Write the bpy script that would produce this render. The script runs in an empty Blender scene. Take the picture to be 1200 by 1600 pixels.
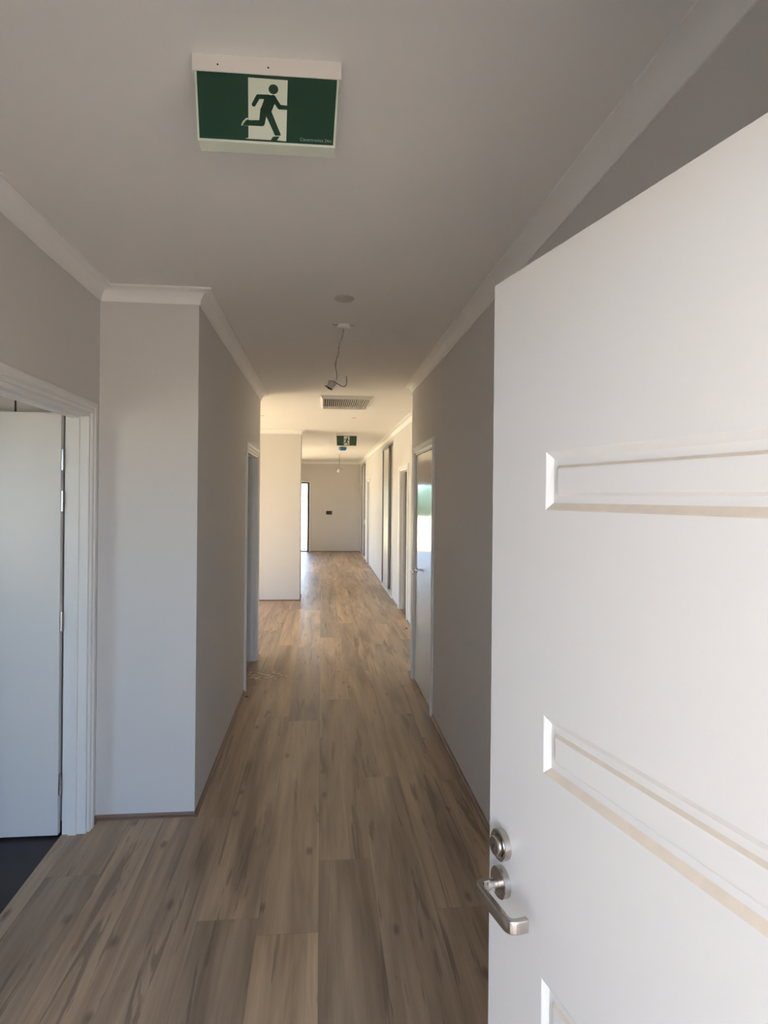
import bpy, bmesh, math, random
from mathutils import Vector, Matrix
random.seed(4)
S = bpy.context.scene
COL = S.collection
R = math.radians
PI = math.pi

# ------------------------------------------------------------------ dimensions (metres; x right, y down the corridor, z up)
ZC, ZT = 2.648, 2.72            # underside of cornice, ceiling
XLL, YA, XL, YC = -1.134, 3.40, -0.64, 6.76
XR, YD, XR2, YF = 0.853, 6.03, 1.166, 19.39
XM, YE, YE2 = -0.332, 10.26, 10.86
XO, XE = -3.9, 3.2              # outer walls
DH = 2.06                       # height of the door openings

# ------------------------------------------------------------------ materials
def mat(name, color, rough=0.5, metal=0.0, spec=0.5):
    m = bpy.data.materials.new(name); m.use_nodes = True
    b = m.node_tree.nodes['Principled BSDF']
    b.inputs['Base Color'].default_value = (*color, 1)
    b.inputs['Roughness'].default_value = rough
    b.inputs['Metallic'].default_value = metal
    b.inputs['Specular IOR Level'].default_value = spec
    return m

def noisy(m, scale, amount, bump=0.0, bump_scale=200.0, stretch=(1, 1, 1)):
    """a little procedural unevenness in colour and surface"""
    nt = m.node_tree; N = nt.nodes; L = nt.links
    b = N['Principled BSDF']
    tc = N.new('ShaderNodeTexCoord'); mp = N.new('ShaderNodeMapping'); mp.inputs['Scale'].default_value = stretch
    L.new(tc.outputs['Object'], mp.inputs['Vector'])
    n = N.new('ShaderNodeTexNoise'); n.inputs['Scale'].default_value = scale; n.inputs['Detail'].default_value = 4
    L.new(mp.outputs['Vector'], n.inputs['Vector'])
    mr = N.new('ShaderNodeMapRange'); mr.inputs['To Min'].default_value = 1 - amount; mr.inputs['To Max'].default_value = 1 + amount
    L.new(n.outputs['Fac'], mr.inputs['Value'])
    c = b.inputs['Base Color'].default_value[:]
    vm = N.new('ShaderNodeVectorMath'); vm.operation = 'SCALE'; vm.inputs[0].default_value = c[:3]
    L.new(mr.outputs['Result'], vm.inputs['Scale']); L.new(vm.outputs['Vector'], b.inputs['Base Color'])
    if bump:
        n2 = N.new('ShaderNodeTexNoise'); n2.inputs['Scale'].default_value = bump_scale; n2.inputs['Detail'].default_value = 3
        L.new(mp.outputs['Vector'], n2.inputs['Vector'])
        bp = N.new('ShaderNodeBump'); bp.inputs['Strength'].default_value = bump; bp.inputs['Distance'].default_value = 0.002
        L.new(n2.outputs['Fac'], bp.inputs['Height']); L.new(bp.outputs['Normal'], b.inputs['Normal'])
    return m

M = {}
M['wall'] = noisy(mat('wall_paint', (0.66, 0.645, 0.63), 0.75, spec=0.3), 3, 0.015, 0.08, 260)
M['ceiling'] = noisy(mat('ceiling_paint', (0.83, 0.82, 0.80), 0.85, spec=0.2), 2, 0.012, 0.05, 200)
M['cornice'] = mat('cornice_paint', (0.86, 0.855, 0.84), 0.7, spec=0.3)
M['trim'] = mat('gloss_trim_paint', (0.78, 0.78, 0.77), 0.28)
M['door'] = noisy(mat('front_door_paint', (0.66, 0.66, 0.65), 0.38), 5, 0.01)
M['flush'] = noisy(mat('flush_door_paint', (0.72, 0.715, 0.70), 0.32), 5, 0.01)
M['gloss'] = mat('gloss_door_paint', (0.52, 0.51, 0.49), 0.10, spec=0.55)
M['nickel'] = noisy(mat('brushed_nickel', (0.52, 0.48, 0.44), 0.22, 1.0), 60, 0.06, stretch=(1, 1, 12))
M['chrome'] = mat('satin_chrome', (0.72, 0.71, 0.70), 0.16, 1.0)
M['scotia'] = noisy(mat('brown_timber_bead', (0.20, 0.13, 0.095), 0.45), 14, 0.25, stretch=(1, 0.1, 1))
M['plastic'] = mat('white_plastic', (0.80, 0.775, 0.73), 0.4)
M['grey_plastic'] = mat('grey_plastic', (0.42, 0.40, 0.38), 0.5)
M['black'] = mat('black_plastic', (0.02, 0.02, 0.022), 0.4)
M['dark'] = mat('dark_gap', (0.05, 0.048, 0.045), 0.8)
M['green'] = noisy(mat('sign_green_film', (0.009, 0.048, 0.026), 0.35), 8, 0.05)
M['sign_white'] = mat('sign_white_film', (0.66, 0.72, 0.60), 0.35)
M['sign_text'] = mat('sign_lettering', (0.30, 0.42, 0.33), 0.4)
M['acrylic'] = mat('sign_diffuser_edge', (0.66, 0.72, 0.62), 0.25)
M['blue'] = mat('blue_dust_cover', (0.045, 0.20, 0.42), 0.4)
M['cable'] = mat('grey_cable', (0.33, 0.30, 0.27), 0.55)
M['alu'] = noisy(mat('grey_aluminium', (0.30, 0.29, 0.28), 0.35, 0.6), 30, 0.04, stretch=(1, 1, 0.1))
M['dark_alu'] = mat('dark_bronze_aluminium', (0.035, 0.032, 0.035), 0.4, 0.3)
M['robe'] = noisy(mat('white_vinyl_panel', (0.76, 0.75, 0.72), 0.25), 6, 0.01)
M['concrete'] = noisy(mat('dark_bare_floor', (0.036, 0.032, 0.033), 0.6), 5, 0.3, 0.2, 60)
M['sand'] = noisy(mat('pale_sand', (0.50, 0.40, 0.25), 0.95, spec=0.1), 1.5, 0.12, 0.3, 30)
M['paving'] = noisy(mat('porch_paving', (0.50, 0.41, 0.31), 0.85, spec=0.2), 3, 0.10, 0.2, 60)
M['blocker'] = noisy(mat('light_block_render', (0.40, 0.36, 0.31), 0.9, spec=0.1), 4, 0.08)  # only for the added light-blocking wall beside the entry
M['hedge'] = noisy(mat('grey_green_bushes', (0.13, 0.19, 0.12), 0.9), 0.6, 0.35)
M['debris'] = mat('dark_chip', (0.03, 0.018, 0.012), 0.7)
M['gwhite'] = mat('grille_enamel', (0.88, 0.87, 0.85), 0.25)
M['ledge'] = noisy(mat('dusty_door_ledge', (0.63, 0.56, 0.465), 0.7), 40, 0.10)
M['bulb'] = mat('pale_bulb_glass', (0.85, 0.83, 0.78), 0.2)

def glass_mat():
    m = bpy.data.materials.new('window_glass'); m.use_nodes = True
    nt = m.node_tree; N = nt.nodes; L = nt.links
    N.clear()
    o = N.new('ShaderNodeOutputMaterial'); mix = N.new('ShaderNodeMixShader')
    t = N.new('ShaderNodeBsdfTransparent'); t.inputs['Color'].default_value = (0.93, 0.955, 0.94, 1)
    g = N.new('ShaderNodeBsdfGlossy'); g.inputs['Roughness'].default_value = 0.02
    f = N.new('ShaderNodeFresnel'); f.inputs['IOR'].default_value = 1.45
    L.new(f.outputs['Fac'], mix.inputs['Fac']); L.new(t.outputs[0], mix.inputs[1]); L.new(g.outputs[0], mix.inputs[2])
    L.new(mix.outputs[0], o.inputs['Surface'])
    return m
M['glass'] = glass_mat()

def floor_mat():
    """long greyish brown vinyl planks running down the corridor"""
    m = bpy.data.materials.new('brown_plank_floor'); m.use_nodes = True
    nt = m.node_tree; N = nt.nodes; L = nt.links
    b = N['Principled BSDF']
    def math_(op, a, c=None, clamp=False):
        n = N.new('ShaderNodeMath'); n.operation = op; n.use_clamp = clamp
        for i, v in enumerate((a, c)):
            if v is None: continue
            if isinstance(v, (int, float)): n.inputs[i].default_value = v
            else: L.new(v, n.inputs[i])
        return n.outputs[0]
    def comb(x, y, z):
        n = N.new('ShaderNodeCombineXYZ')
        for i, v in enumerate((x, y, z)):
            if isinstance(v, (int, float)): n.inputs[i].default_value = v
            else: L.new(v, n.inputs[i])
        return n.outputs[0]
    def noise(vec, scale, detail=4, rough=0.55, dist=0.0):
        n = N.new('ShaderNodeTexNoise'); n.inputs['Scale'].default_value = scale; n.inputs['Detail'].default_value = detail
        n.inputs['Roughness'].default_value = rough; n.inputs['Distortion'].default_value = dist
        L.new(vec, n.inputs['Vector']); return n
    def ramp(fac, stops, interp='LINEAR'):
        n = N.new('ShaderNodeValToRGB'); n.color_ramp.interpolation = interp
        els = n.color_ramp.elements
        while len(els) < len(stops): els.new(0.5)
        for e, (p, c) in zip(els, stops):
            e.position = p; e.color = (*c, 1) if len(c) == 3 else c
        L.new(fac, n.inputs['Fac']); return n.outputs['Color']
    def mixc(fac, a, c, blend='MIX'):
        n = N.new('ShaderNodeMix'); n.data_type = 'RGBA'; n.blend_type = blend
        if isinstance(fac, (int, float)): n.inputs['Factor'].default_value = fac
        else: L.new(fac, n.inputs['Factor'])
        for i, v in ((6, a), (7, c)):
            if isinstance(v, tuple): n.inputs[i].default_value = (*v, 1)
            else: L.new(v, n.inputs[i])
        return n.outputs[2]
    W, LEN = 0.2355, 2.32
    tc = N.new('ShaderNodeTexCoord'); sx = N.new('ShaderNodeSeparateXYZ'); L.new(tc.outputs['Object'], sx.inputs[0])
    x, y = sx.outputs[0], sx.outputs[1]
    u = math_('DIVIDE', math_('SUBTRACT', x, 0.004), W)
    iu = math_('FLOOR', u); fu = math_('FRACT', u)
    # each row of planks starts at its own offset
    G = lambda v: (v, v, v)
    idx = math_('DIVIDE', math_('ADD', iu, 6.5), 12.0)
    offs = [0.30, 0.75, 0.15, 0.55, 0.90, 1 - 2.45 / LEN + 1 if False else (-2.45 / LEN) % 1, (-2.93 / LEN) % 1, (-3.78 / LEN) % 1, (-2.55 / LEN) % 1, 0.4, 0.8, 0.2]
    off = ramp(idx, [(i / 12.0, G(v)) for i, v in enumerate(offs)], 'CONSTANT')
    v = math_('ADD', math_('DIVIDE', y, LEN), off)
    iv = math_('FLOOR', v); fv = math_('FRACT', v)
    wn = N.new('ShaderNodeTexWhiteNoise'); wn.noise_dimensions = '2D'; L.new(comb(iu, iv, 0), wn.inputs['Vector'])
    rnd = wn.outputs['Value']; rc = N.new('ShaderNodeSeparateColor'); L.new(wn.outputs['Color'], rc.inputs[0])
    shift = math_('MULTIPLY', rnd, 37.0)
    shift2 = math_('MULTIPLY', rc.outputs[0], 23.0)
    # the printed grain, different in each plank
    gv = comb(math_('ADD', math_('MULTIPLY', x, 9.0), shift), math_('ADD', math_('MULTIPLY', y, 0.75), shift2), shift)
    broad = noise(gv, 1.0, 3, 0.5, 0.6)
    gv2 = comb(math_('ADD', math_('MULTIPLY', x, 42.0), shift), math_('ADD', math_('MULTIPLY', y, 1.6), shift2), shift)
    fine = noise(gv2, 1.0, 5, 0.6, 0.4)
    gv3 = comb(math_('ADD', math_('MULTIPLY', x, 16.0), shift2), math_('ADD', math_('MULTIPLY', y, 0.9), shift), shift2)
    streak = noise(gv3, 1.0, 4, 0.62, 1.3)
    base = ramp(broad.outputs['Fac'], [(0.28, (0.250, 0.175, 0.115)), (0.42, (0.370, 0.266, 0.176)), (0.58, (0.480, 0.354, 0.234)), (0.74, (0.600, 0.450, 0.298))])
    fineF = ramp(fine.outputs['Fac'], [(0.30, G(0.82)), (0.70, G(1.14))])
    c = mixc(1.0, base, fineF, 'MULTIPLY')
    stF = ramp(streak.outputs['Fac'], [(0.585, G(0.0)), (0.63, G(0.8)), (0.72, G(1.0))])
    c = mixc(math_('MULTIPLY', stF, 0.66), c, (0.125, 0.092, 0.070))
    # greyish planks among brownish ones
    tone = ramp(rc.outputs[1], [(0.0, (0.76, 0.77, 0.79)), (0.35, (0.93, 0.93, 0.93)), (0.7, (1.06, 1.03, 0.99)), (1.0, (1.18, 1.14, 1.08))])
    c = mixc(1.0, c, tone, 'MULTIPLY')
    # knots
    kv = comb(math_('ADD', math_('MULTIPLY', x, 4.6), shift2), math_('ADD', math_('MULTIPLY', y, 1.9), shift), 0.0)
    vo = N.new('ShaderNodeTexVoronoi'); vo.inputs['Scale'].default_value = 1.0; L.new(kv, vo.inputs['Vector'])
    vo.voronoi_dimensions = '2D'
    wob = noise(gv2, 2.0, 3)
    kd = math_('ADD', vo.outputs['Distance'], math_('MULTIPLY', math_('SUBTRACT', wob.outputs['Fac'], 0.5), 0.10))
    kF = ramp(kd, [(0.02, G(1.0)), (0.05, G(0.6)), (0.085, G(0.0))])
    vc = N.new('ShaderNodeSeparateColor'); L.new(vo.outputs['Color'], vc.inputs[0])
    keep = math_('GREATER_THAN', vc.outputs[0], 0.6)
    c = mixc(math_('MULTIPLY', math_('MULTIPLY', kF, keep), 0.62), c, (0.075, 0.052, 0.038))
    # fine joints
    eu = math_('MULTIPLY', math_('MINIMUM', fu, math_('SUBTRACT', 1.0, fu)), W)
    ev = math_('MULTIPLY', math_('MINIMUM', fv, math_('SUBTRACT', 1.0, fv)), LEN)
    edge = math_('MINIMUM', eu, ev)
    jF = ramp(math_('MULTIPLY', edge, 100.0), [(0.05, G(1.0)), (0.16, G(0.0))])
    c = mixc(math_('MULTIPLY', jF, 0.35), c, (0.07, 0.052, 0.04))
    L.new(c, b.inputs['Base Color'])
    rr = ramp(fine.outputs['Fac'], [(0.3, G(0.34)), (0.7, G(0.46))])
    L.new(rr, b.inputs['Roughness'])
    b.inputs['Specular IOR Level'].default_value = 0.6
    bp = N.new('ShaderNodeBump'); bp.inputs['Strength'].default_value = 0.12; bp.inputs['Distance'].default_value = 0.001
    L.new(math_('SUBTRACT', fine.outputs['Fac'], math_('MULTIPLY', jF, 0.8)), bp.inputs['Height']); L.new(bp.outputs['Normal'], b.inputs['Normal'])
    return m
M['floor'] = floor_mat()

def dust_mat():
    m = bpy.data.materials.new('pale_dust'); m.use_nodes = True
    nt = m.node_tree; N = nt.nodes; L = nt.links; b = N['Principled BSDF']
    b.inputs['Base Color'].default_value = (0.80, 0.70, 0.58, 1); b.inputs['Roughness'].default_value = 0.95
    tc = N.new('ShaderNodeTexCoord'); n = N.new('ShaderNodeTexNoise'); n.inputs['Scale'].default_value = 22; n.inputs['Detail'].default_value = 6
    L.new(tc.outputs['Object'], n.inputs['Vector'])
    r = N.new('ShaderNodeValToRGB'); r.color_ramp.elements[0].position = 0.41; r.color_ramp.elements[1].position = 0.56
    r.color_ramp.elements[0].color = (0.0, 0.0, 0.0, 1); r.color_ramp.elements[1].color = (0.85, 0.85, 0.85, 1)
    L.new(n.outputs['Fac'], r.inputs['Fac']); L.new(r.outputs['Color'], b.inputs['Alpha'])
    return m
M['dust'] = dust_mat()

# ------------------------------------------------------------------ mesh helpers
class MB:
    def __init__(s): s.v = []; s.f = []
    def add(s, vs, fs):
        o = len(s.v); s.v += [tuple(v) for v in vs]; s.f += [tuple(i + o for i in f) for f in fs]; return s
    def box(s, x0, x1, y0, y1, z0, z1):
        v = [(x, y, z) for x in (x0, x1) for y in (y0, y1) for z in (z0, z1)]
        return s.add(v, [(0, 1, 3, 2), (4, 6, 7, 5), (0, 4, 5, 1), (2, 3, 7, 6), (0, 2, 6, 4), (1, 5, 7, 3)])
    def sweep(s, path, prof, mp, closed=False):
        """mitred sweep of a closed profile (n, t) along a 2D path; n to the left of the path"""
        P = [Vector(p) for p in path]; n = len(P); k = len(prof)
        nor = lambda a, b: Vector((-(b - a).y, (b - a).x)).normalized()
        vs = []
        for i in range(n):
            if closed or 0 < i < n - 1:
                n1 = nor(P[i - 1], P[i]); n2 = nor(P[i], P[(i + 1) % n])
                mt = (n1 + n2) / (1 + n1.dot(n2))
            elif i == 0: mt = nor(P[0], P[1])
            else: mt = nor(P[-2], P[-1])
            for (a, t) in prof:
                q = P[i] + mt * a; vs.append(mp(q.x, q.y, t))
        fs = []
        for i in range(n if closed else n - 1):
            j = (i + 1) % n
            for a in range(k):
                c = (a + 1) % k; fs.append((i * k + a, i * k + c, j * k + c, j * k + a))
        if not closed: fs += [tuple(range(k - 1, -1, -1)), tuple(range((n - 1) * k, n * k))]
        return s.add(vs, fs)
    def lathe(s, prof, M4=Matrix.Identity(4), seg=40):
        """profile (r, z) revolved about local z"""
        vs = []; fs = []; k = len(prof)
        for i in range(seg):
            a = 2 * PI * i / seg
            for r, z in prof: vs.append(M4 @ Vector((r * math.cos(a), r * math.sin(a), z)))
        for i in range(seg):
            j = (i + 1) % seg
            for a in range(k - 1): fs.append((i * k + a, j * k + a, j * k + a + 1, i * k + a + 1))
        if prof[0][0] > 1e-6: fs.append(tuple(i * k for i in range(seg))[::-1])
        if prof[-1][0] > 1e-6: fs.append(tuple(i * k + k - 1 for i in range(seg)))
        return s.add(vs, fs)
    def tube(s, pts, sec, up=Vector((0, 0, 1))):
        """section (a, b) carried along 3D points; a along side, b along up-ish"""
        P = [Vector(p) for p in pts]; n = len(P); k = len(sec); vs = []
        side = None
        for i in range(n):
            t = (P[min(i + 1, n - 1)] - P[max(i - 1, 0)]).normalized()
            w = t.cross(up)
            if w.length < 1e-3: w = side if side else t.cross(Vector((1, 0, 0)))
            w.normalize()
            if side and w.dot(side) < 0: w = -w
            side = w; uu = w.cross(t).normalized()
            for a, b in sec: vs.append(P[i] + w * a + uu * b)
        fs = []
        for i in range(n - 1):
            for a in range(k):
                c = (a + 1) % k; fs.append((i * k + a, i * k + c, (i + 1) * k + c, (i + 1) * k + a))
        fs += [tuple(range(k - 1, -1, -1)), tuple(range((n - 1) * k, n * k))]
        return s.add(vs, fs)
    def rod(s, pts, r, seg=10):
        return s.tube(pts, [(r * math.cos(2 * PI * i / seg), r * math.sin(2 * PI * i / seg)) for i in range(seg)], Vector((0.13, 0.97, 0.05)))
    def build(s, name, m, parent=None, smooth=False, bevel=0.0):
        me = bpy.data.meshes.new(name)
        bm = bmesh.new()
        vv = [bm.verts.new(v) for v in s.v]
        for f in s.f:
            try: bm.faces.new([vv[i] for i in f])
            except ValueError: pass
        bmesh.ops.remove_doubles(bm, verts=bm.verts, dist=1e-6)
        bmesh.ops.recalc_face_normals(bm, faces=bm.faces)
        bm.to_mesh(me); bm.free()
        me.materials.append(m)
        if smooth:
            for p in me.polygons: p.use_smooth = True
            me.set_sharp_from_angle(angle=R(35))
        o = bpy.data.objects.new(name, me); COL.objects.link(o)
        if parent: o.parent = parent
        if bevel:
            b = o.modifiers.new('bevel', 'BEVEL'); b.width = bevel; b.segments = 2; b.limit_method = 'ANGLE'; b.angle_limit = R(50)
            if smooth is False:
                for p in me.polygons: p.use_smooth = True
                me.set_sharp_from_angle(angle=R(30))
        return o

def tag(o, label, cat, group=None, kind=None):
    if label: o['label'] = label
    if cat: o['category'] = cat
    if group: o['group'] = group
    if kind: o['kind'] = kind
    return o
def empty(name, loc, rz=0.0):
    o = bpy.data.objects.new(name, None); COL.objects.link(o); o.location = loc; o.rotation_euler = (0, 0, rz)
    o.empty_display_size = 0.1
    return o
def struct(o, label, cat): return tag(o, label, cat, kind='structure')

# ------------------------------------------------------------------ walls
def wall_y(name, x0, x1, y0, y1, openings, label, m='wall', top=ZT):
    """wall running along y, openings (ya, yb, z0, z1)"""
    mb = MB(); y = y0
    for a, b, z0, z1 in sorted(openings):
        mb.box(x0, x1, y, a, 0, top)
        if z0 > 0: mb.box(x0, x1, a, b, 0, z0)
        mb.box(x0, x1, a, b, z1, top)
        y = b
    mb.box(x0, x1, y, y1, 0, top)
    return struct(mb.build(name, M[m]), label, 'wall')
def wall_x(name, y0, y1, x0, x1, openings, label, m='wall', top=ZT):
    mb = MB(); x = x0
    for a, b, z0, z1 in sorted(openings):
        mb.box(x, a, y0, y1, 0, top)
        if z0 > 0: mb.box(a, b, y0, y1, 0, z0)
        mb.box(a, b, y0, y1, z1, top)
        x = b
    mb.box(x, x1, y0, y1, 0, top)
    return struct(mb.build(name, M[m]), label, 'wall')

LD = (2.30, 3.275)        # left bedroom doorway
PD = (5.565, 6.545)       # doorway at the end of the left passage wall
RD = (4.845, 5.79)        # closed door in the right wall
D3 = (8.60, 9.47)
RB1 = (10.42, 12.25)
D4 = (15.45, 16.2)
RB2 = (16.95, 18.60)
wall_y('wall_left', XLL - 0.11, XLL, 0.30, YA, [(LD[0], LD[1], 0, DH)], 'grey painted wall on the left with the nearest open doorway in it')
wall_x('wall_nook', YA, YA + 0.11, XO, XL, [], 'narrow grey wall face that turns toward the camera beside the left doorway')
wall_y('wall_passage', XL - 0.11, XL, YA + 0.11, YC - 0.10, [(PD[0], PD[1], 0, DH)], 'shaded grey wall on the left side of the corridor')
wall_x('wall_lounge', YC - 0.10, YC, XO, XL, [], 'end of the left corridor wall where the passage opens to the left')
wall_y('wall_right', XR, XR + 0.11, 0.30, YD, [(RD[0], RD[1], 0, DH)], 'grey corridor wall on the right behind the open front door')
wall_x('wall_return', YD - 0.11, YD, XR + 0.11, XR2 + 0.11, [], 'short return where the right corridor wall steps back')
wall_y('wall_hall', XR2, XR2 + 0.11, YD, YF, [(D3[0], D3[1], 0, DH), (RB1[0], RB1[1], 0, 2.60), (D4[0], D4[1], 0, DH), (RB2[0], RB2[1], 0, 2.60)],
       'long sunlit right wall of the back hall with doorways and wardrobes')
GL = (-2.35, -0.36)
wall_x('wall_far', YF, YF + 0.11, XO, XR2 + 0.11, [(GL[0], GL[1], 0, 2.085)], 'grey wall at the far end of the hall')
wall_x('wall_middle', YE, YE2, XO, XM, [], 'pale wall block facing the camera halfway down on the left')
W2 = (7.15, 10.15); W3 = (13.2, 16.6)
wall_y('wall_outer', XO - 0.10, XO, 0.19, YF + 0.11, [(W2[0], W2[1], 0, 2.1), (W3[0], W3[1], 0, 2.1)], 'outer left wall of the open rooms')
FD = (-0.385, 0.525)
wall_x('wall_front', 0.19, 0.30, XO, XE, [(-3.6, -2.5, 0.9, 2.1), (FD[0], FD[1], 0, 2.09)], 'front wall around the entry')
wall_y('wall_outside', XE, XE + 0.1, 0.19, YF + 0.11, [], 'outer right wall')
mb = MB()
for y0 in (6.9, 9.9, 12.75, 15.0, 16.75): mb.box(XR2 + 0.11, XE, y0, y0 + 0.08, 0, ZT)
struct(mb.build('wall_partition', M['wall']), 'partition walls between the rooms behind the right wall', 'wall')
mb = MB(); mb.box(1.85, 1.93, 9.98, 12.75, 0, ZT); mb.box(1.85, 1.93, 16.83, 19.39, 0, ZT)
struct(mb.build('wall_backing', M['wall']), 'back of the built in wardrobes', 'wall')

# floor, ceiling, outside
mb = MB(); mb.box(XLL - 0.112, XE, 0.05, YF + 0.11, -0.08, 0.0); mb.box(XO - 0.1, XLL - 0.112, YA + 0.05, YF + 0.11, -0.08, 0.0)
struct(mb.build('floor', M['floor']), 'greyish brown timber look plank floor of the corridor', 'floor')
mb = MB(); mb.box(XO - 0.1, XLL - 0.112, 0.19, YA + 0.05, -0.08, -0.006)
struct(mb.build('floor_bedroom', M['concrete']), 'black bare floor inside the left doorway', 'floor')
mb = MB(); mb.box(XO - 0.1, XE + 0.1, 0.19, YF + 0.11, ZT, ZT + 0.12)
struct(mb.build('ceiling', M['ceiling']), 'white plasterboard ceiling', 'ceiling')
mb = MB(); mb.box(-1.22, 5.0, -2.6, 0.19, 2.72, 2.86)  # roof added out of view to hold back steep sky light
struct(mb.build('ceiling_sky_block', M['ceiling']), 'unseen porch roof added to cut sky light at the front door', 'ceiling')
mb = MB(); mb.box(-6.0, 5.0, -12.0, 0.05, -0.14, -0.02)
struct(mb.build('floor_porch', M['paving']), 'paved porch floor outside the front door', 'floor')
mb = MB(); mb.box(-1.22, -1.10, -2.3, 0.19, -0.02, 2.72)  # wall added out of view; blocks light from the left onto the door
struct(mb.build('wall_light_block', M['blocker']), 'unseen porch side wall added to keep light off the front door', 'wall')
mb = MB(); mb.box(-70, 70, -60, 90, -0.5, -0.15)
struct(mb.build('ground', M['sand']), 'pale sandy ground outside the house', 'ground')
mb = MB(); rh = random.Random(9)
for i in range(22):
    w_ = rh.uniform(1.6, 2.8); hh = rh.uniform(2.6, 4.4)
    mb.lathe([(0.0, 0.0), (w_ * 0.8, 0.0), (w_, hh * 0.35), (w_ * 0.85, hh * 0.7), (w_ * 0.4, hh * 0.95), (0.0, hh)], Matrix.Translation((-34 + i * 1.3, 62 + rh.uniform(-2, 2), -0.15)), 9)
tag(mb.build('hedge', M['hedge']), 'distant belt of bushes seen through the far glass door', 'bushes', kind='stuff')

# ------------------------------------------------------------------ cornice and skirting bead
pc = [(0, ZT), (0, ZC), (0.007, ZC)]
for i in range(11):
    a = PI * 0.5 * i / 10
    cx, cz, r = 0.066, ZC + 0.004, 0.058
    pc.append((cx - r * math.cos(a), cz + r * math.sin(a)))
pc += [(0.072, ZT - 0.010), (0.072, ZT)]
xyz = lambda x, y, t: (x, y, t)
def cornice(name, path, label):
    return struct(MB().sweep(path, pc, xyz).build(name, M['cornice'], smooth=True), label, 'cornice')
cornice('trim_1', [(XR, 0.30), (XR, YD), (XR2, YD), (XR2, YF), (XO, YF), (XO, 15)], 'white cove cornice along the right walls and far wall')
cornice('trim_2', [(XO, 15), (XO, YE2), (XM, YE2), (XM, YE), (XO, YE), (XO, 8.5)], 'white cove cornice around the wall block halfway down')
cornice('trim_3', [(XO, 8.5), (XO, YC), (XL, YC), (XL, YA), (XLL, YA), (XLL, 0.30)], 'white cove cornice along the left walls and narrow nook')
pb = [(0, 0), (0.018, 0), (0.018, 0.005)] + [(0.018 - 0.015 * math.sin(PI * .5 * i / 5), 0.020 - 0.015 * math.cos(PI * .5 * i / 5)) for i in range(6)] + [(0.0, 0.021)]
def bead(name, paths, label):
    mb = MB()
    for p in paths: mb.sweep(p, pb, xyz)
    return struct(mb.build(name, M['scotia'], smooth=True), label, 'skirting')
CW = 0.062      # architrave width
bead('baseboard_right', [[(XR, 0.30), (XR, RD[0] - CW)], [(XR, RD[1] + CW), (XR, YD), (XR2, YD), (XR2, D3[0] - CW)]], 'brown timber bead along the floor of the right corridor wall')
bead('baseboard_hall', [[(XR2, D3[1] + CW), (XR2, RB1[0] - 0.02)], [(XR2, RB1[1] + 0.02), (XR2, D4[0] - CW)], [(XR2, D4[1] + CW), (XR2, RB2[0] - 0.02)], [(XR2, RB2[1] + 0.02), (XR2, YF), (GL[1] + 0.05, YF)]],
     'brown timber bead along the sunlit hall wall and far wall')
bead('baseboard_middle', [[(XM - 3, YE2), (XM, YE2), (XM, YE), (XM - 4, YE)]], 'brown timber bead around the wall block halfway down')
bead('baseboard_left', [[(XL - 1.5, YC), (XL, YC), (XL, PD[1] + CW)], [(XL, PD[0] - CW), (XL, YA), (XLL, YA), (XLL, LD[1] + CW)], [(XLL, LD[0] - CW), (XLL, 0.30)]], 'brown timber bead around the left corridor wall and nook')

# ------------------------------------------------------------------ door frames (architraves + jambs)
pa = [(0, 0), (0, 0.010), (0.004, 0.013), (0.016, 0.014), (0.019, 0.011), (0.024, 0.011), (0.028, 0.017), (0.044, 0.019), (0.054, 0.017), (CW, 0.010), (CW, 0)]
def frame(name, a, b, h, xface, sgn, label, both=True, stop=0.058, depth=0.11):
    """frame in a wall along y. sgn=+1: the wall body lies toward +x from its face. path runs so that the opening is to the right"""
    mb = MB()
    path = [(a, 0), (a, h), (b, h), (b, 0)]
    mp = lambda y, z, t: (xface - sgn * t, y, z)
    mb.sweep(path, pa, mp)
    x0, x1 = sorted((xface, xface + sgn * depth))
    J = 0.018
    mb.box(x0, x1, a, a + J, 0, h); mb.box(x0, x1, b - J, b, 0, h); mb.box(x0, x1, a + J, b - J, h - J, h)
    # stop bead
    s0, s1 = sorted((xface + sgn * stop, xface + sgn * (stop + 0.038)))
    K = 0.011
    mb.box(s0, s1, a + J, a + J + K, 0, h - J); mb.box(s0, s1, b - J - K, b - J, 0, h - J); mb.box(s0, s1, a + J + K, b - J - K, h - J - K, h - J)
    return struct(mb.build(name, M['trim'], smooth=True), label, 'door frame')
frame('trim_4', LD[0], LD[1], DH, XLL, -1, 'white moulded door frame of the nearest left doorway', stop=0.042)
frame('trim_5', PD[0], PD[1], DH, XL, -1, 'white door frame at the far end of the left corridor wall', stop=0.045)
frame('trim_6', RD[0], RD[1], DH, XR, 1, 'white door frame around the closed glossy door on the right', stop=0.043)
frame('trim_7', D3[0], D3[1], DH, XR2, 1, 'white door frame of the open doorway just past the closed door', stop=0.04)
frame('trim_8', D4[0], D4[1], DH, XR2, 1, 'white door frame between the two wardrobes', stop=0.04)

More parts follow.
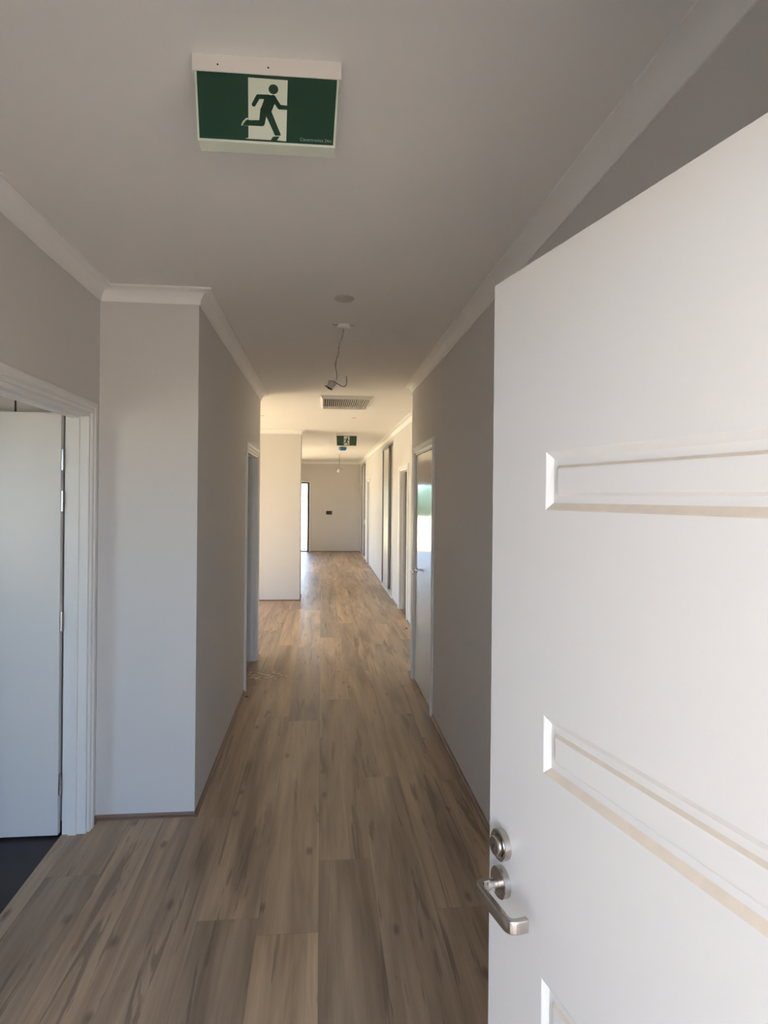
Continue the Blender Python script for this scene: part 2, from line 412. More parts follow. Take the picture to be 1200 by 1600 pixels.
# ------------------------------------------------------------------ levers
def arc_pts(pts, r, n=6):
    """round the corners of a 3D polyline"""
    P = [Vector(p) for p in pts]; out = [P[0]]
    for i in range(1, len(P) - 1):
        a = (P[i - 1] - P[i]).normalized(); b = (P[i + 1] - P[i]).normalized()
        p0 = P[i] + a * r; p1 = P[i] + b * r
        for k in range(n + 1):
            t = k / n; out.append(p0 * (1 - t) ** 2 + P[i] * 2 * t * (1 - t) + p1 * t * t)
    out.append(P[-1]); return out
def rrect(w, h, r, n=4):
    o = []
    for cx, cy, a0 in ((w / 2 - r, h / 2 - r, 0), (-w / 2 + r, h / 2 - r, 90), (-w / 2 + r, -h / 2 + r, 180), (w / 2 - r, -h / 2 + r, 270)):
        for k in range(n + 1):
            a = R(a0 + 90 * k / n); o.append((cx + r * math.cos(a), cy + r * math.sin(a)))
    return o
OUT = Matrix.Rotation(R(90), 4, 'X')      # local z -> -y

# ------------------------------------------------------------------ front door (open, swung in against the right wall)
DW, DT, DTOP = 0.87, 0.04, 2.05
d = struct(empty('door_1', (0.314, 1.152, 0.0), R(-76.8)), 'large white open front door with horizontal recessed panels filling the right side', 'door')
def front_leaf():
    mb = MB(); X0, X1 = 0.173, DW - 0.173
    zt = [1.734, 1.318, 0.902, 0.486]; PH = 0.092
    q = lambda s0, s1, z0, z1: mb.add([(s0, 0, z0), (s1, 0, z0), (s1, 0, z1), (s0, 0, z1)], [(0, 1, 2, 3)])
    zs = [DTOP]
    for t in zt: zs += [t, t - PH]
    zs.append(0.008)
    for i in range(len(zs) - 1):
        z1, z0 = zs[i], zs[i + 1]
        q(0, X0, z0, z1); q(X1, DW, z0, z1)
        if i % 2 == 0: q(X0, X1, z0, z1)
        else:
            rings = []
            for ins, dep in ((0, 0), (0.0025, 0.0012), (0.0115, 0.0075), (0.0205, 0.0085), (0.0225, 0.0085), (0.027, 0.003), (0.030, 0.0025)):
                rings.append([(X0 + ins, dep, z0 + ins), (X1 - ins, dep, z0 + ins), (X1 - ins, dep, z1 - ins), (X0 + ins, dep, z1 - ins)])
            for k in range(len(rings) - 1):
                for c in range(4):
                    e = (c + 1) % 4
                    mb.add([rings[k][c], rings[k][e], rings[k + 1][e], rings[k + 1][c]], [(0, 1, 2, 3)])
            mb.add(rings[-1], [(0, 1, 2, 3)])
        # edges, slice by slice so that the mesh stays closed
        mb.add([(0, 0, z0), (0, 0, z1), (0, DT, z1), (0, DT, z0)], [(0, 1, 2, 3)])
        mb.add([(DW, 0, z0), (DW, 0, z1), (DW, DT, z1), (DW, DT, z0)], [(0, 1, 2, 3)])
        mb.add([(0, DT, z0), (X0, DT, z0), (X0, DT, z1), (0, DT, z1)], [(0, 1, 2, 3)])
        mb.add([(X0, DT, z0), (X1, DT, z0), (X1, DT, z1), (X0, DT, z1)], [(0, 1, 2, 3)])
        mb.add([(X1, DT, z0), (DW, DT, z0), (DW, DT, z1), (X1, DT, z1)], [(0, 1, 2, 3)])
    for z in (zs[0], zs[-1]):
        for a, b in ((0, X0), (X0, X1), (X1, DW)): mb.add([(a, 0, z), (b, 0, z), (b, DT, z), (a, DT, z)], [(0, 1, 2, 3)])
    return mb
lf = front_leaf().build('door_leaf', M['door'], d)
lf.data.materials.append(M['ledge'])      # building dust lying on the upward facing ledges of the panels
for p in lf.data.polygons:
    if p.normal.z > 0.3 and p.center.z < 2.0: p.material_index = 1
hs, hz, lz = 0.052, 0.985, 1.051
def at(s, z): return Matrix.Translation((s, 0, z)) @ OUT
rose = [(0.0, 0.0), (0.0265, 0.0), (0.0265, 0.0115), (0.0255, 0.0125), (0.0, 0.0125)]
h = MB().lathe([(0.0265, 0.0), (0.0265, 0.0112), (0.0255, 0.0122), (0.0195, 0.0122), (0.0185, 0.0112), (0.010, 0.0112), (0.0, 0.0112)], at(hs, hz)).build('lever_handle', M['nickel'], d, smooth=True)
h['label'] = 'brushed nickel lever handle'
lv = MB().lathe([(0.0, 0.011), (0.0095, 0.011), (0.0095, 0.034), (0.0, 0.034)], at(hs, hz), 24)
lv.tube(arc_pts([(hs, -0.030, hz), (hs, -0.052, hz), (hs + 0.113, -0.052, hz), (hs + 0.113, -0.022, hz)], 0.015), rrect(0.011, 0.0225, 0.003))
lv.build('lever', M['nickel'], h, smooth=True)
MB().lathe([(0.0, 0.0), (0.0028, 0.0), (0.0028, 0.002), (0.0, 0.002)], Matrix.Translation((hs + 0.0095, -0.026, hz - 0.004)) @ Matrix.Rotation(R(90), 4, 'Y'), 12).build('grub_screw', M['chrome'], h, smooth=True)
b = MB().lathe([(0.0265, 0.0), (0.0265, 0.0115), (0.0255, 0.0125), (0.0215, 0.0125), (0.0185, 0.0095), (0.0185, 0.002), (0.0, 0.002)], at(hs, lz)).build('deadbolt', M['nickel'], d, smooth=True)
b['label'] = 'round brushed nickel deadlock'
MB().lathe([(0.0165, 0.001), (0.0165, 0.0190), (0.0150, 0.0205), (0.0, 0.0205)], at(hs, lz), 32).build('lock_cylinder', M['nickel'], b, smooth=True)
MB().box(hs - 0.0012, hs + 0.0012, -0.0212, -0.0200, lz - 0.0055, lz + 0.0035).build('keyhole', M['black'], b)
for zz in (0.2, 1.02, 1.84):
    MB().rod([(DW + 0.004, DT + 0.004, zz - 0.05), (DW + 0.004, DT + 0.004, zz + 0.05)], 0.006).build('hinge', M['chrome'], d, smooth=True)
# frame of the entry
mb = MB(); mb.box(FD[0], FD[0] + 0.02, 0.19, 0.30, 0, 2.09); mb.box(FD[1] - 0.012, FD[1], 0.19, 0.30, 0, 2.09); mb.box(FD[0] + 0.02, FD[1] - 0.012, 0.19, 0.30, 2.07, 2.09)
struct(mb.build('trim_9', M['trim']), 'frame of the front entry', 'door frame')

# ------------------------------------------------------------------ left bedroom door, swung into the room
yl = 3.236
d = struct(empty('door_2', (XLL - 0.122, yl, 0.0)), 'plain white flush door standing open inside the left doorway', 'door')
MB().box(-0.82, 0, 0, 0.035, 0.008, 2.055).build('door_leaf', M['flush'], d, bevel=0.0015)
for z0, z1 in ((1.777, 1.878), (1.577, 1.676), (0.997, 1.091), (0.204, 0.305)):
    mb = MB(); xx = 0.0065
    n = 5; hgt = (z1 - z0) / 2
    mb.rod([(xx, 0.002, z0), (xx, 0.002, z0 + hgt - 0.001)], 0.0062, 12)
    mb.rod([(xx, 0.002, z0 + hgt + 0.001), (xx, 0.002, z1)], 0.0054, 12)
    mb.box(-0.003, 0.012, 0.0045, 0.0065, z0, z1)
    o = mb.build('hinge', M['chrome'], d, smooth=True)
# dark line of a wardrobe edge on the bedroom wall above the door
mb = MB(); mb.box(-1.545, -1.538, YA - 0.004, YA, 0.0, ZT)
struct(mb.build('trim_10', M['dark']), 'thin dark joint on the bedroom wall above the open door', 'joint')

# ------------------------------------------------------------------ closed glossy door in the right wall
d = struct(empty('door_3', (XR + 0.006, (RD[0] + RD[1]) / 2, 0.0)), 'closed flush door in the right corridor wall with a mirror like reflection', 'door')
hw = (RD[1] - RD[0]) / 2 - 0.018 - 0.003
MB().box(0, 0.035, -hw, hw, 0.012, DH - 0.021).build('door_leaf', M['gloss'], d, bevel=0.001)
ROT = Matrix.Rotation(R(-90), 4, 'Y')     # local z -> -x
yh = hw - 0.055
h = MB().lathe([(0.026, 0.0), (0.026, 0.008), (0.023, 0.010), (0.0, 0.010)], Matrix.Translation((0, yh, 1.005)) @ ROT).build('lever_handle', M['chrome'], d, smooth=True)
h['label'] = 'small chrome lever handle'
lv = MB().lathe([(0.0, 0.009), (0.0095, 0.009), (0.0095, 0.045), (0.0, 0.045)], Matrix.Translation((0, yh, 1.005)) @ ROT, 20)
pts = [(-0.044, yh, 1.005)]
for i in range(1, 13):
    t = i / 12; pts.append((-0.050 + 0.010 * t * t, yh - 0.118 * t, 1.005 + 0.010 * math.sin(t * PI * 1.3) - 0.006 * t))
lv.tube(arc_pts(pts, 0.002, 2), rrect(0.012, 0.016, 0.005), Vector((0, 0, 1)))
lv.build('lever', M['chrome'], h, smooth=True)

# ------------------------------------------------------------------ sliding glass door at the far end and the windows on the left
g = struct(empty('window_1', (GL[0], YF, 0.0)), 'tall bright sliding glass door at the far end, cut off by the wall block', 'glass door')
Wd = GL[1] - GL[0]
mb = MB()
mb.box(0.0, 0.045, 0.0, 0.10, 0, 2.085); mb.box(Wd - 0.055, Wd, 0.0, 0.10, 0, 2.085); mb.box(0.045, Wd - 0.055, 0.0, 0.10, 2.04, 2.085); mb.box(0.045, Wd - 0.055, 0.0, 0.10, 0.0, 0.03)
mb.build('window_frame', M['dark_alu'], g)
mb = MB(); mid = Wd * 0.47
mb.box(mid - 0.03, mid + 0.03, 0.025, 0.065, 0.03, 2.04)
mb.build('meeting_stile', M['dark_alu'], g)
MB().box(0.045, mid - 0.03, 0.040, 0.045, 0.03, 2.04).build('glass_pane', M['glass'], g)
MB().box(mid + 0.03, Wd - 0.055, 0.060, 0.065, 0.03, 2.04).build('glass_pane', M['glass'], g)
mb = MB(); mb.sweep([(0, 0), (0, 2.085), (Wd, 2.085), (Wd, 0)], [(0, 0), (0, 0.012), (0.045, 0.016), (0.05, 0.0)], lambda a, z, t: (a, -t, z))
mb.build('architrave', M['trim'], g)
for i, (a, b, n) in enumerate(((W2[0], W2[1], 1), (W3[0], W3[1], 3))):
    g = struct(empty('window_%d' % (i + 2), (XO - 0.1, a, 0.0)), ['glass sliding door in the outer wall of the open room on the left', 'wide glass sliding door in the outer wall past the wall block'][i], 'glass door')
    L_ = b - a; mb = MB()
    mb.box(0, 0.1, 0, 0.05, 0, 2.1); mb.box(0, 0.1, L_ - 0.05, L_, 0, 2.1); mb.box(0, 0.1, 0.05, L_ - 0.05, 2.05, 2.1); mb.box(0, 0.1, 0.05, L_ - 0.05, 0, 0.03)
    for k in range(1, n + 1):
        yy = L_ * k / (n + 1); mb.box(0.03, 0.07, yy - 0.025, yy + 0.025, 0.03, 2.05)
    mb.build('window_frame', M['dark_alu'], g)
    for k in range(n + 1):
        MB().box(0.048, 0.052, max(0.05, L_ * k / (n + 1) + 0.025), min(L_ - 0.05, L_ * (k + 1) / (n + 1) - 0.025), 0.03, 2.05).build('glass_pane', M['glass'], g)
g = struct(empty('window_4', (-3.6, 0.19, 0.9)), 'bedroom window in the front wall', 'window')
mb = MB(); mb.box(0, 0.05, 0, 0.1, 0, 1.2); mb.box(1.05, 1.1, 0, 0.1, 0, 1.2); mb.box(0.05, 1.05, 0, 0.1, 0, 0.05); mb.box(0.05, 1.05, 0, 0.1, 1.15, 1.2)
mb.build('window_frame', M['dark_alu'], g)
MB().box(0.05, 1.05, 0.048, 0.052, 0.05, 1.15).build('glass_pane', M['glass'], g)
# ------------------------------------------------------------------ built in wardrobes
def wardrobe(a, b, label, knob=False):
    w = tag(empty('wardrobe', (XR2, a, 0.0)), label, 'wardrobe', 'built in sliding wardrobes')
    w['kind'] = 'thing'
    L_ = b - a
    mb = MB(); mb.box(0.0, 0.105, 0, 0.02, 0, 2.60); mb.box(0.0, 0.105, L_ - 0.02, L_, 0, 2.60); mb.box(0.0, 0.105, 0.02, L_ - 0.02, 2.56, 2.60)
    mb.build('reveal', M['alu'], w)
    MB().box(-0.012, 0.105, 0.02, L_ - 0.02, 0.0, 0.028).build('bottom_track', M['robe'], w, bevel=0.002)
    hl = L_ / 2
    for x0, y0, y1 in ((0.016, hl - 0.04, L_ - 0.022), (0.060, 0.022, hl + 0.03)):
        p = MB().box(x0 + 0.006, x0 + 0.030, y0 + 0.03, y1 - 0.03, 0.06, 2.53).build('sliding_door', M['robe'], w)
        for ya in (y0, y1 - 0.03): MB().box(x0, x0 + 0.036, ya, ya + 0.03, 0.028, 2.56).build('stile', M['alu'], p)
        for z0, z1 in ((0.028, 0.06), (2.53, 2.56)): MB().box(x0, x0 + 0.036, y0 + 0.03, y1 - 0.03, z0, z1).build('rail', M['alu'], p)
    if knob:
        MB().box(-0.012, 0.0, 0.02, 0.075, 0.93, 1.06).build('latch', M['plastic'], w, bevel=0.003)
wardrobe(RB1[0], RB1[1], 'floor to ceiling sliding wardrobe with grey stiles, the nearer of two in the hall wall')
wardrobe(RB2[0], RB2[1], 'narrow looking sliding wardrobe in the corner by the far wall', True)

# ------------------------------------------------------------------ exit signs
def text_mesh(body, width, size, name, m, parent, loc):
    cu = bpy.data.curves.new(name, 'FONT'); cu.body = body; cu.size = size; cu.extrude = 0.0002; cu.align_x = 'LEFT'
    cu.space_character = 1.08
    to = bpy.data.objects.new(name + '_tmp', cu); COL.objects.link(to)
    dg = bpy.context.evaluated_depsgraph_get()
    me = bpy.data.meshes.new_from_object(to.evaluated_get(dg)); bpy.data.objects.remove(to)
    me.name = name
    wd = max(v.co.x for v in me.vertices) - min(v.co.x for v in me.vertices)
    me.transform(Matrix.Diagonal((width / wd, 1, 1, 1)))
    me.transform(Matrix.Translation(loc) @ OUT @ Matrix.Rotation(0, 4, 'X')) if False else me.transform(Matrix.Translation(loc) @ Matrix.Rotation(R(90), 4, 'X'))
    me.materials.clear(); me.materials.append(m)
    o = bpy.data.objects.new(name, me); COL.objects.link(o); o.parent = parent; return o
K = 0.00042
def sgn_pt(x, y):                       # sign drawing units -> metres about the face centre (x right, z up)
    return ((x - 585) * K, -(y - 408 - 0.064 * (x - 585)) * K)
def poly(mb, pts, y0, y1):
    n = len(pts); mb.add([(a, y0, c) for a, c in pts] + [(a, y1, c) for a, c in pts],
                         [tuple(range(n)), tuple(range(2 * n - 1, n - 1, -1))] + [(i, (i + 1) % n, n + (i + 1) % n, n + i) for i in range(n)])
def stroke(mb, pts, ws, y0, y1, cap=True):
    """thick polyline of circles and quads"""
    for i in range(len(pts) - 1):
        a, b_ = Vector(pts[i]), Vector(pts[i + 1]); t = (b_ - a).normalized(); nn = Vector((-t.y, t.x))
        poly(mb, [tuple(a + nn * ws[i]), tuple(b_ + nn * ws[i + 1]), tuple(b_ - nn * ws[i + 1]), tuple(a - nn * ws[i])], y0, y1)
    for i, (p, w) in enumerate(zip(pts, ws)):
        if cap is True or i in cap: disc(mb, p, w, y0, y1)
def disc(mb, p, w, y0, y1, n=24):
    poly(mb, [(p[0] + w * math.cos(2 * PI * k / n), p[1] + w * math.sin(2 * PI * k / n)) for k in range(n)], y0, y1)

def exit_sign(loc, label, text=True, screws=True):
    e = tag(empty('exit_sign', loc), label, 'exit sign', 'green running person exit signs')
    # origin: centre of the housing's front edge at the ceiling
    MB().box(-0.179, 0.179, 0.0, 0.062, -0.0425, 0.0).build('housing', M['plastic'], e, bevel=0.0015)
    P = e
    taper = lambda mb: (setattr(mb, 'v', [(x * (1 - 0.052 * min(1, max(0, (-0.0425 - z) / 0.165))), y, z) for x, y, z in mb.v]), mb)[1]
    body = taper(MB().box(-0.1735, 0.1735, 0.004, 0.052, -0.208, -0.0425)).build('diffuser_panel', M['acrylic'], P, bevel=0.001)
    F = Matrix.Translation((0, 0.004, -0.1225))
    def part(name, fill, m, parent):
        mb = MB(); fill(mb)
        mb.v = [tuple(F @ Vector(v)) for v in mb.v]
        taper(mb)
        return mb.build(name, m, parent)
    W_, T_, B_ = 0.1680, 0.0800, -0.0800
    part('green_field', lambda mb: mb.box(-W_, W_, -0.0010, 0.0, B_, T_), M['green'], body)
    u = lambda *ps: [sgn_pt(*p) for p in ps]
    def white(mb):
        a, c = sgn_pt(475, 300)[0], sgn_pt(701, 300)[0]
        z0 = sgn_pt(475, 575)[1]; z1 = sgn_pt(475, 230)[1]
        poly(mb, [(a, z0), (c, z0 - 0.004), (c, z1 - 0.001), (a, z1)], -0.0016, -0.0009)
        zb = B_ + 0.004
        poly(mb, [(a - 0.008, zb), (c - 0.008, zb), (c, z0 - 0.0041), (a, z0 - 0.0001)], -0.0016, -0.0009)
        # pale outline of the trailing foot
        poly(mb, u((432, 505), (442, 482), (462, 463), (485, 463), (485, 509)), -0.0016, -0.0009)
    part('white_doorway', white, M['sign_white'], body)
    def man(mb):
        y0, y1 = -0.0023, -0.0015
        w = lambda k: k * K
        disc(mb, sgn_pt(620, 299), w(28), y0, y1)
        stroke(mb, u((592, 343), (532, 341), (507, 386)), [w(13), w(13), w(12)], y0, y1)
        stroke(mb, u((618, 345), (657, 402), (702, 406)), [w(14), w(13), w(12)], y0, y1, (0, 1))
        poly(mb, u((574, 331), (628, 334), (640, 352), (612, 425), (600, 436), (545, 420), (562, 372)), y0, y1)
        stroke(mb, u((566, 418), (555, 494), (470, 491)), [w(21), w(17), w(15)], y0, y1, (0, 1))
        poly(mb, u((478, 473), (463, 475), (450, 490), (440, 506), (478, 508)), y0, y1)
        stroke(mb, u((588, 425), (648, 558)), [w(20), w(17)], y0, y1, (0,))
        poly(mb, u((632, 562), (662, 545), (668, 566), (636, 566)), y0, y1)
        poly(mb, u((622, 572), (660, 572), (640, 600), (605, 598)), y0, y1)
    part('running_figure', man, M['green'], body)
    if text:
        text_mesh('Clevertronics 24m', 0.0760, 0.0110, 'lettering', M['sign_text'], body, (0.0790, 0.004 - 0.0012, -0.1225 - 0.0740))
    if screws:
        for x in (-0.118, 0.002): MB().lathe([(0.0022, -0.0003), (0.0022, 0.0008), (0, 0.0008)], Matrix.Translation((x, 0.0, -0.026)) @ OUT, 12).build('indicator_dot', M['black'], e)
    return e
s1 = exit_sign((-0.139, 1.566, ZT), 'large green exit sign with a white running figure on the ceiling just inside the entry')
s1.rotation_euler.z = R(-0.6)
exit_sign((0.412, 10.691, ZT), 'small looking green exit sign far down the hall ceiling above a blue detector', text=True, screws=False)

# ------------------------------------------------------------------ smoke detector with a blue dust cover
t = tag(empty('smoke_detector', (0.440, 13.6, ZT)), 'smoke detector under a blue dust cover just below the far exit sign', 'smoke detector')
DN = Matrix.Rotation(PI, 4, 'X')
MB().lathe([(0.062, 0.0), (0.062, 0.012), (0.0, 0.012)], DN, 32).build('base_plate', M['plastic'], t, smooth=True)
MB().lathe([(0.084, 0.010), (0.087, 0.020), (0.080, 0.055), (0.064, 0.076), (0.0, 0.082)], DN, 40).build('dust_cover', M['blue'], t, smooth=True)

# ------------------------------------------------------------------ ceiling cover plates, loose cable with lamp holder
t = tag(empty('ceiling_cover', (0.112, 3.422, ZT)), 'round blank cover plate on the ceiling in front of the hanging cable', 'cover plate')
MB().lathe([(0.052, 0.0), (0.054, 0.004), (0.050, 0.008), (0.0, 0.009)], DN, 40).build('cover_disc', mat('cover_plate_plastic', (0.50, 0.47, 0.435), 0.5), t, smooth=True)

t = tag(empty('pendant_cable', (0.128, 3.959, ZT)), 'loose cable with a bare lamp holder dangling from the near corridor ceiling', 'pendant cable')
c = MB().lathe([(0.040, 0.0), (0.040, 0.010), (0.032, 0.020), (0.0, 0.022)], DN, 32).build('ceiling_rose', M['plastic'], t, smooth=True)
for a in (20, 160):      # fixing lugs
    mb = MB(); m4 = DN @ Matrix.Rotation(R(a), 4, 'Z')
    mb.add([m4 @ Vector(v) for v in ((0.036, -0.010, 0.001), (0.072, -0.008, 0.001), (0.072, 0.008, 0.001), (0.036, 0.010, 0.001), (0.036, -0.010, 0.006), (0.072, -0.008, 0.010), (0.072, 0.008, 0.010), (0.036, 0.010, 0.006))],
           [(0, 1, 2, 3), (7, 6, 5, 4), (0, 4, 5, 1), (1, 5, 6, 2), (2, 6, 7, 3), (3, 7, 4, 0)])
    mb.build('fixing_lug', M['grey_plastic'], c)
def spline(pts, n=8):
    P = [Vector(p) for p in pts]; P = [2 * P[0] - P[1]] + P + [2 * P[-1] - P[-2]]; out = []
    for i in range(1, len(P) - 2):
        for k in range(n):
            q = k / n; a, b_, c_, d_ = P[i - 1], P[i], P[i + 1], P[i + 2]
            out.append(0.5 * ((2 * b_) + (c_ - a) * q + (2 * a - 5 * b_ + 4 * c_ - d_) * q * q + (3 * b_ - a - 3 * c_ + d_) * q ** 3))
    out.append(P[-2]); return out
MB().rod(spline([(0, 0, -0.018), (-0.003, 0.0, -0.06), (-0.027, 0, -0.125), (-0.030, 0, -0.155), (-0.040, 0, -0.20), (-0.050, 0.005, -0.245), (-0.042, 0.005, -0.29), (-0.040, 0, -0.325), (-0.050, 0, -0.352)]), 0.0030).build('flex', M['cable'], t, smooth=True)
MB().rod(spline([(-0.002, 0.004, -0.018), (-0.012, 0.004, -0.06), (-0.022, 0.004, -0.115), (-0.033, 0.004, -0.14), (-0.026, 0.004, -0.175), (-0.042, 0.004, -0.215), (-0.046, 0.004, -0.26)]), 0.0018).build('flex', M['cable'], t, smooth=True)
tilt = Matrix.Translation((-0.060, 0, -0.345)) @ Matrix.Rotation(R(28), 4, 'Y') @ DN
hld = MB().lathe([(0.006, -0.010), (0.010, -0.004), (0.022, 0.004), (0.026, 0.012), (0.021, 0.034), (0.019, 0.052), (0.016, 0.052), (0.016, 0.030), (0.0, 0.028)], tilt, 28).build('lamp_holder', M['grey_plastic'], t, smooth=True)
mb = MB(); mb.lathe([(0.0195, 0.050), (0.0205, 0.056), (0.017, 0.057), (0.016, 0.048)], tilt, 24)
mb.box(-0.112, -0.074, -0.006, 0.006, -0.382, -0.377)
mb.build('holder_rim', M['black'], hld)
MB().lathe([(0.037, 0.0005), (0.037, 0.004), (0.023, 0.0045), (0.0, 0.0045)], Matrix.Translation((-0.060, 0, -0.342)) @ Matrix.Rotation(R(8), 4, 'Y') @ DN, 28).build('holder_flange', M['plastic'], hld, smooth=True)
MB().rod(spline([(-0.052, 0, -0.352), (-0.030, 0.004, -0.365), (-0.005, 0.006, -0.378), (0.015, 0.004, -0.374), (0.021, 0.002, -0.35), (0.019, 0, -0.325), (0.020, 0, -0.315)]), 0.0030).build('loose_wire', M['cable'], t, smooth=True)

# far bulb on a wire
t = tag(empty('pendant_lamp', (0.437, 15.816, ZT)), 'tiny bare bulb on a thin wire in front of the far wall', 'pendant lamp')
MB().lathe([(0.045, 0.0), (0.045, 0.012), (0.030, 0.022), (0.0, 0.024)], DN, 24).build('ceiling_rose', M['plastic'], t, smooth=True)
MB().rod(spline([(0, 0, -0.02), (-0.006, 0, -0.12), (0.0, 0, -0.22), (-0.012, 0, -0.33)]), 0.0055).build('flex', M['cable'], t, smooth=True)
MB().lathe([(0.008, -0.01), (0.022, 0.0), (0.024, 0.045), (0.0, 0.05)], Matrix.Translation((-0.013, 0, -0.33)) @ DN, 20).build('lamp_holder', M['grey_plastic'], t, smooth=True)
MB().lathe([(0.016, 0.0), (0.030, 0.03), (0.036, 0.055), (0.028, 0.082), (0.0, 0.092)], Matrix.Translation((-0.020, 0, -0.372)) @ DN, 24).build('bulb', M['bulb'], t, smooth=True)
for sx in (-1, 1):
    MB().rod(spline([(-0.013, 0, -0.345), (-0.013 + sx * 0.05, 0, -0.36), (-0.005 + sx * 0.085, 0, -0.40)]), 0.004).build('loose_wire', M['cable'], t, smooth=True)

# ------------------------------------------------------------------ return air grille in the ceiling
v0, v1, u0, u1 = 6.72, 7.55, -0.020, 0.540
t = tag(empty('ceiling_grille', ((u0 + u1) / 2, (v0 + v1) / 2, ZT)), 'rectangular white slatted air grille in the ceiling past the hanging cable', 'air grille')
hx, hy = (u1 - u0) / 2, (v1 - v0) / 2
pf = [(0.0, 0.0), (0.034, 0.0), (0.034, -0.020), (0.026, -0.024), (0.020, -0.024)]
mb = MB(); mb.sweep([(-hx, -hy), (hx, -hy), (hx, hy), (-hx, hy)], [(0, 0), (0, -0.003), (0.022, -0.034), (0.034, -0.034), (0.034, 0)], lambda a, b_, z: (a, b_, z), closed=True)
mb.build('grille_frame', M['gwhite'], t)
mb = MB(); n = 22
for i in range(n):
    x = -hx + 0.046 + (2 * hx - 0.092) * i / (n - 1)
    mb.add([(x - 0.003, -hy + 0.034, -0.006), (x - 0.0015, -hy + 0.034, -0.006), (x + 0.003, -hy + 0.034, -0.030), (x + 0.0015, -hy + 0.034, -0.030),
            (x - 0.003, hy - 0.034, -0.006), (x - 0.0015, hy - 0.034, -0.006), (x + 0.003, hy - 0.034, -0.030), (x + 0.0015, hy - 0.034, -0.030)],
           [(0, 1, 2, 3), (4, 7, 6, 5), (0, 4, 5, 1), (1, 5, 6, 2), (2, 6, 7, 3), (3, 7, 4, 0)])
mb.build('slats', M['plastic'], t)
MB().box(-hx + 0.034, hx - 0.034, -hy + 0.034, hy - 0.034, -0.003, -0.001).build('filter', M['dark'], t)

# ------------------------------------------------------------------ downlights
def downlight(loc, label):
    t = tag(empty('downlight', loc), label, 'downlight', 'round recessed downlights in the hall ceiling')
    MB().lathe([(0.043, 0.0), (0.043, 0.003), (0.034, 0.006), (0.031, 0.002), (0.0, 0.002)], DN, 32).build('trim_ring', M['plastic'], t, smooth=True)
    MB().lathe([(0.030, 0.0025), (0.0, 0.0026)], DN, 32).build('diffuser', M['grey_plastic'], t)
downlight((0.426, 8.592, ZT), 'tiny round downlight in the hall ceiling between the air grille and the far exit sign')
downlight((-0.781, 8.526, ZT), 'tiny round downlight at the left, above the pale wall block')

# ------------------------------------------------------------------ dark control panel with a screen on the far wall
t = tag(empty('control_panel', (0.240, YF, 1.177)), 'small dark rectangular control panel on the far wall', 'control panel')
MB().box(-0.100, 0.100, -0.014, 0.0, -0.058, 0.058).build('backing_plate', M['grey_plastic'], t, bevel=0.004)
MB().box(-0.088, 0.072, -0.022, -0.014, -0.050, 0.050).build('screen', M['black'], t, bevel=0.002)

# ------------------------------------------------------------------ bits on the floor
def chip(x, y, s, label):
    mb = MB(); r = random.Random(int(x * 1000))
    for k in range(3):
        a = k * 1.1; cx, cy = s * 0.5 * math.cos(a * 2), s * 0.4 * math.sin(a * 3)
        mb.lathe([(0.0, 0.0), (s * 0.45, 0.0), (s * (0.5 + 0.1 * k), s * 0.22), (s * 0.25, s * 0.5), (0.0, s * 0.45)], Matrix.Translation((cx, cy, 0)) @ Matrix.Diagonal((1.2, 0.8, 1, 1)), 7)
    o = mb.build('debris_chip', M['debris']); o.location = (x, y, 0.0)
    return tag(o, label, 'debris', 'dark chips on the floor')
chip(-0.600, 5.37, 0.013, 'small dark chip on the floor at the foot of the left door frame')
chip(1.085, 8.03, 0.016, 'small dark chip on the floor against the right wall past the glossy door')
mb = MB(); rr = random.Random(2); ring = []
for i in range(40):
    a = 2 * PI * i / 40; k = 1 + rr.uniform(-0.16, 0.16)
    ring.append((-0.50 + 0.19 * k * math.copysign(abs(math.cos(a)) ** 0.6, math.cos(a)), 6.0 + 0.14 * k * math.copysign(abs(math.sin(a)) ** 0.6, math.sin(a))))
n = len(ring); mb.add([(x, y, 0.0) for x, y in ring] + [(x, y, 0.0008) for x, y in ring], [tuple(range(n, 2 * n))] + [(i, (i + 1) % n, n + (i + 1) % n, n + i) for i in range(n)])
tag(mb.build('dust_smear', M['dust']), 'pale dusty smear on the planks in front of the left doorway', 'dust', kind='stuff')

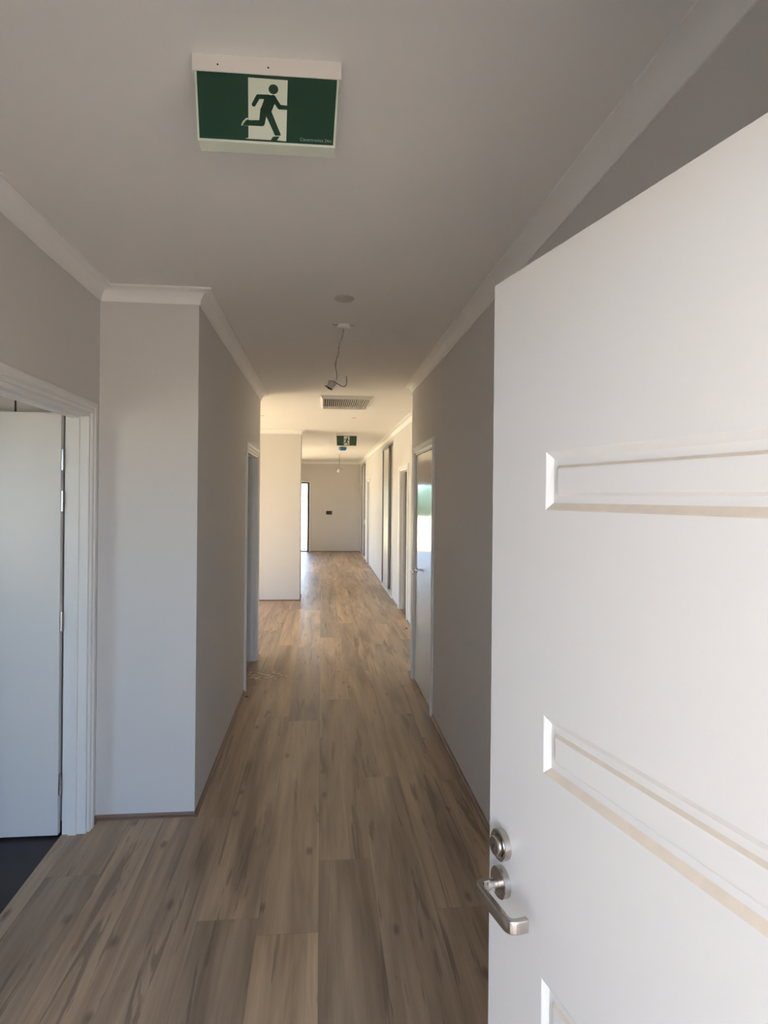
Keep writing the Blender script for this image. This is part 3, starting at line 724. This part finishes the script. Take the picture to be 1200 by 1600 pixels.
# ------------------------------------------------------------------ light: sun and sky
SKY, SUN, EXPO = 3.7, 25.0, 1.70
w = bpy.data.worlds.new('sky'); S.world = w; w.use_nodes = True
nt = w.node_tree; bg = nt.nodes['Background']
tcw = nt.nodes.new('ShaderNodeTexCoord'); sxw = nt.nodes.new('ShaderNodeSeparateXYZ'); rw = nt.nodes.new('ShaderNodeValToRGB')
nt.links.new(tcw.outputs['Generated'], sxw.inputs[0]); nt.links.new(sxw.outputs[2], rw.inputs['Fac'])
rw.color_ramp.elements[0].color = (0.64, 0.82, 1.0, 1); rw.color_ramp.elements[1].color = (0.25, 0.47, 1.0, 1); rw.color_ramp.elements[1].position = 0.6
nt.links.new(rw.outputs['Color'], bg.inputs['Color']); bg.inputs['Strength'].default_value = SKY
sd = bpy.data.lights.new('sun', 'SUN'); sd.energy = SUN; sd.angle = R(0.53); sd.color = (1.0, 0.93, 0.82)
so = bpy.data.objects.new('sun', sd); COL.objects.link(so)
to_sun = Vector((-0.76, 0.0, 0.68)).normalized()
so.rotation_euler = to_sun.to_track_quat('Z', 'Y').to_euler(); so.location = to_sun * 20

# ------------------------------------------------------------------ camera
cd = bpy.data.cameras.new('camera'); cam = bpy.data.objects.new('camera', cd); COL.objects.link(cam)
F_PX = 1000.0
cd.sensor_fit = 'VERTICAL'; cd.sensor_height = 24.0; cd.lens = F_PX / 1600.0 * 24.0
cd.shift_y = -23.2 / 1600.0
yaw, roll = 0.0976, 0.0092
fwd = Vector((math.sin(yaw), math.cos(yaw), 0)); right = Vector((math.cos(yaw), -math.sin(yaw), 0)); up = Vector((0, 0, 1))
r2 = right * math.cos(roll) + up * math.sin(roll); u2 = up * math.cos(roll) - right * math.sin(roll)
cam.matrix_world = Matrix(((r2.x, u2.x, -fwd.x, 0), (r2.y, u2.y, -fwd.y, 0), (r2.z, u2.z, -fwd.z, 1.66), (0, 0, 0, 1)))
cd.clip_start = 0.02; cd.clip_end = 300
S.camera = cam

# ------------------------------------------------------------------ render look
S.view_settings.view_transform = 'Standard'; S.view_settings.look = 'None'; S.view_settings.gamma = 1.0
S.view_settings.use_curve_mapping = False
S.view_settings.exposure = EXPO
cy = S.cycles
cy.max_bounces = 14; cy.diffuse_bounces = 10; cy.glossy_bounces = 5; cy.transparent_max_bounces = 12
cy.use_denoising = True
cy.caustics_reflective = False; cy.caustics_refractive = False; cy.sample_clamp_indirect = 10
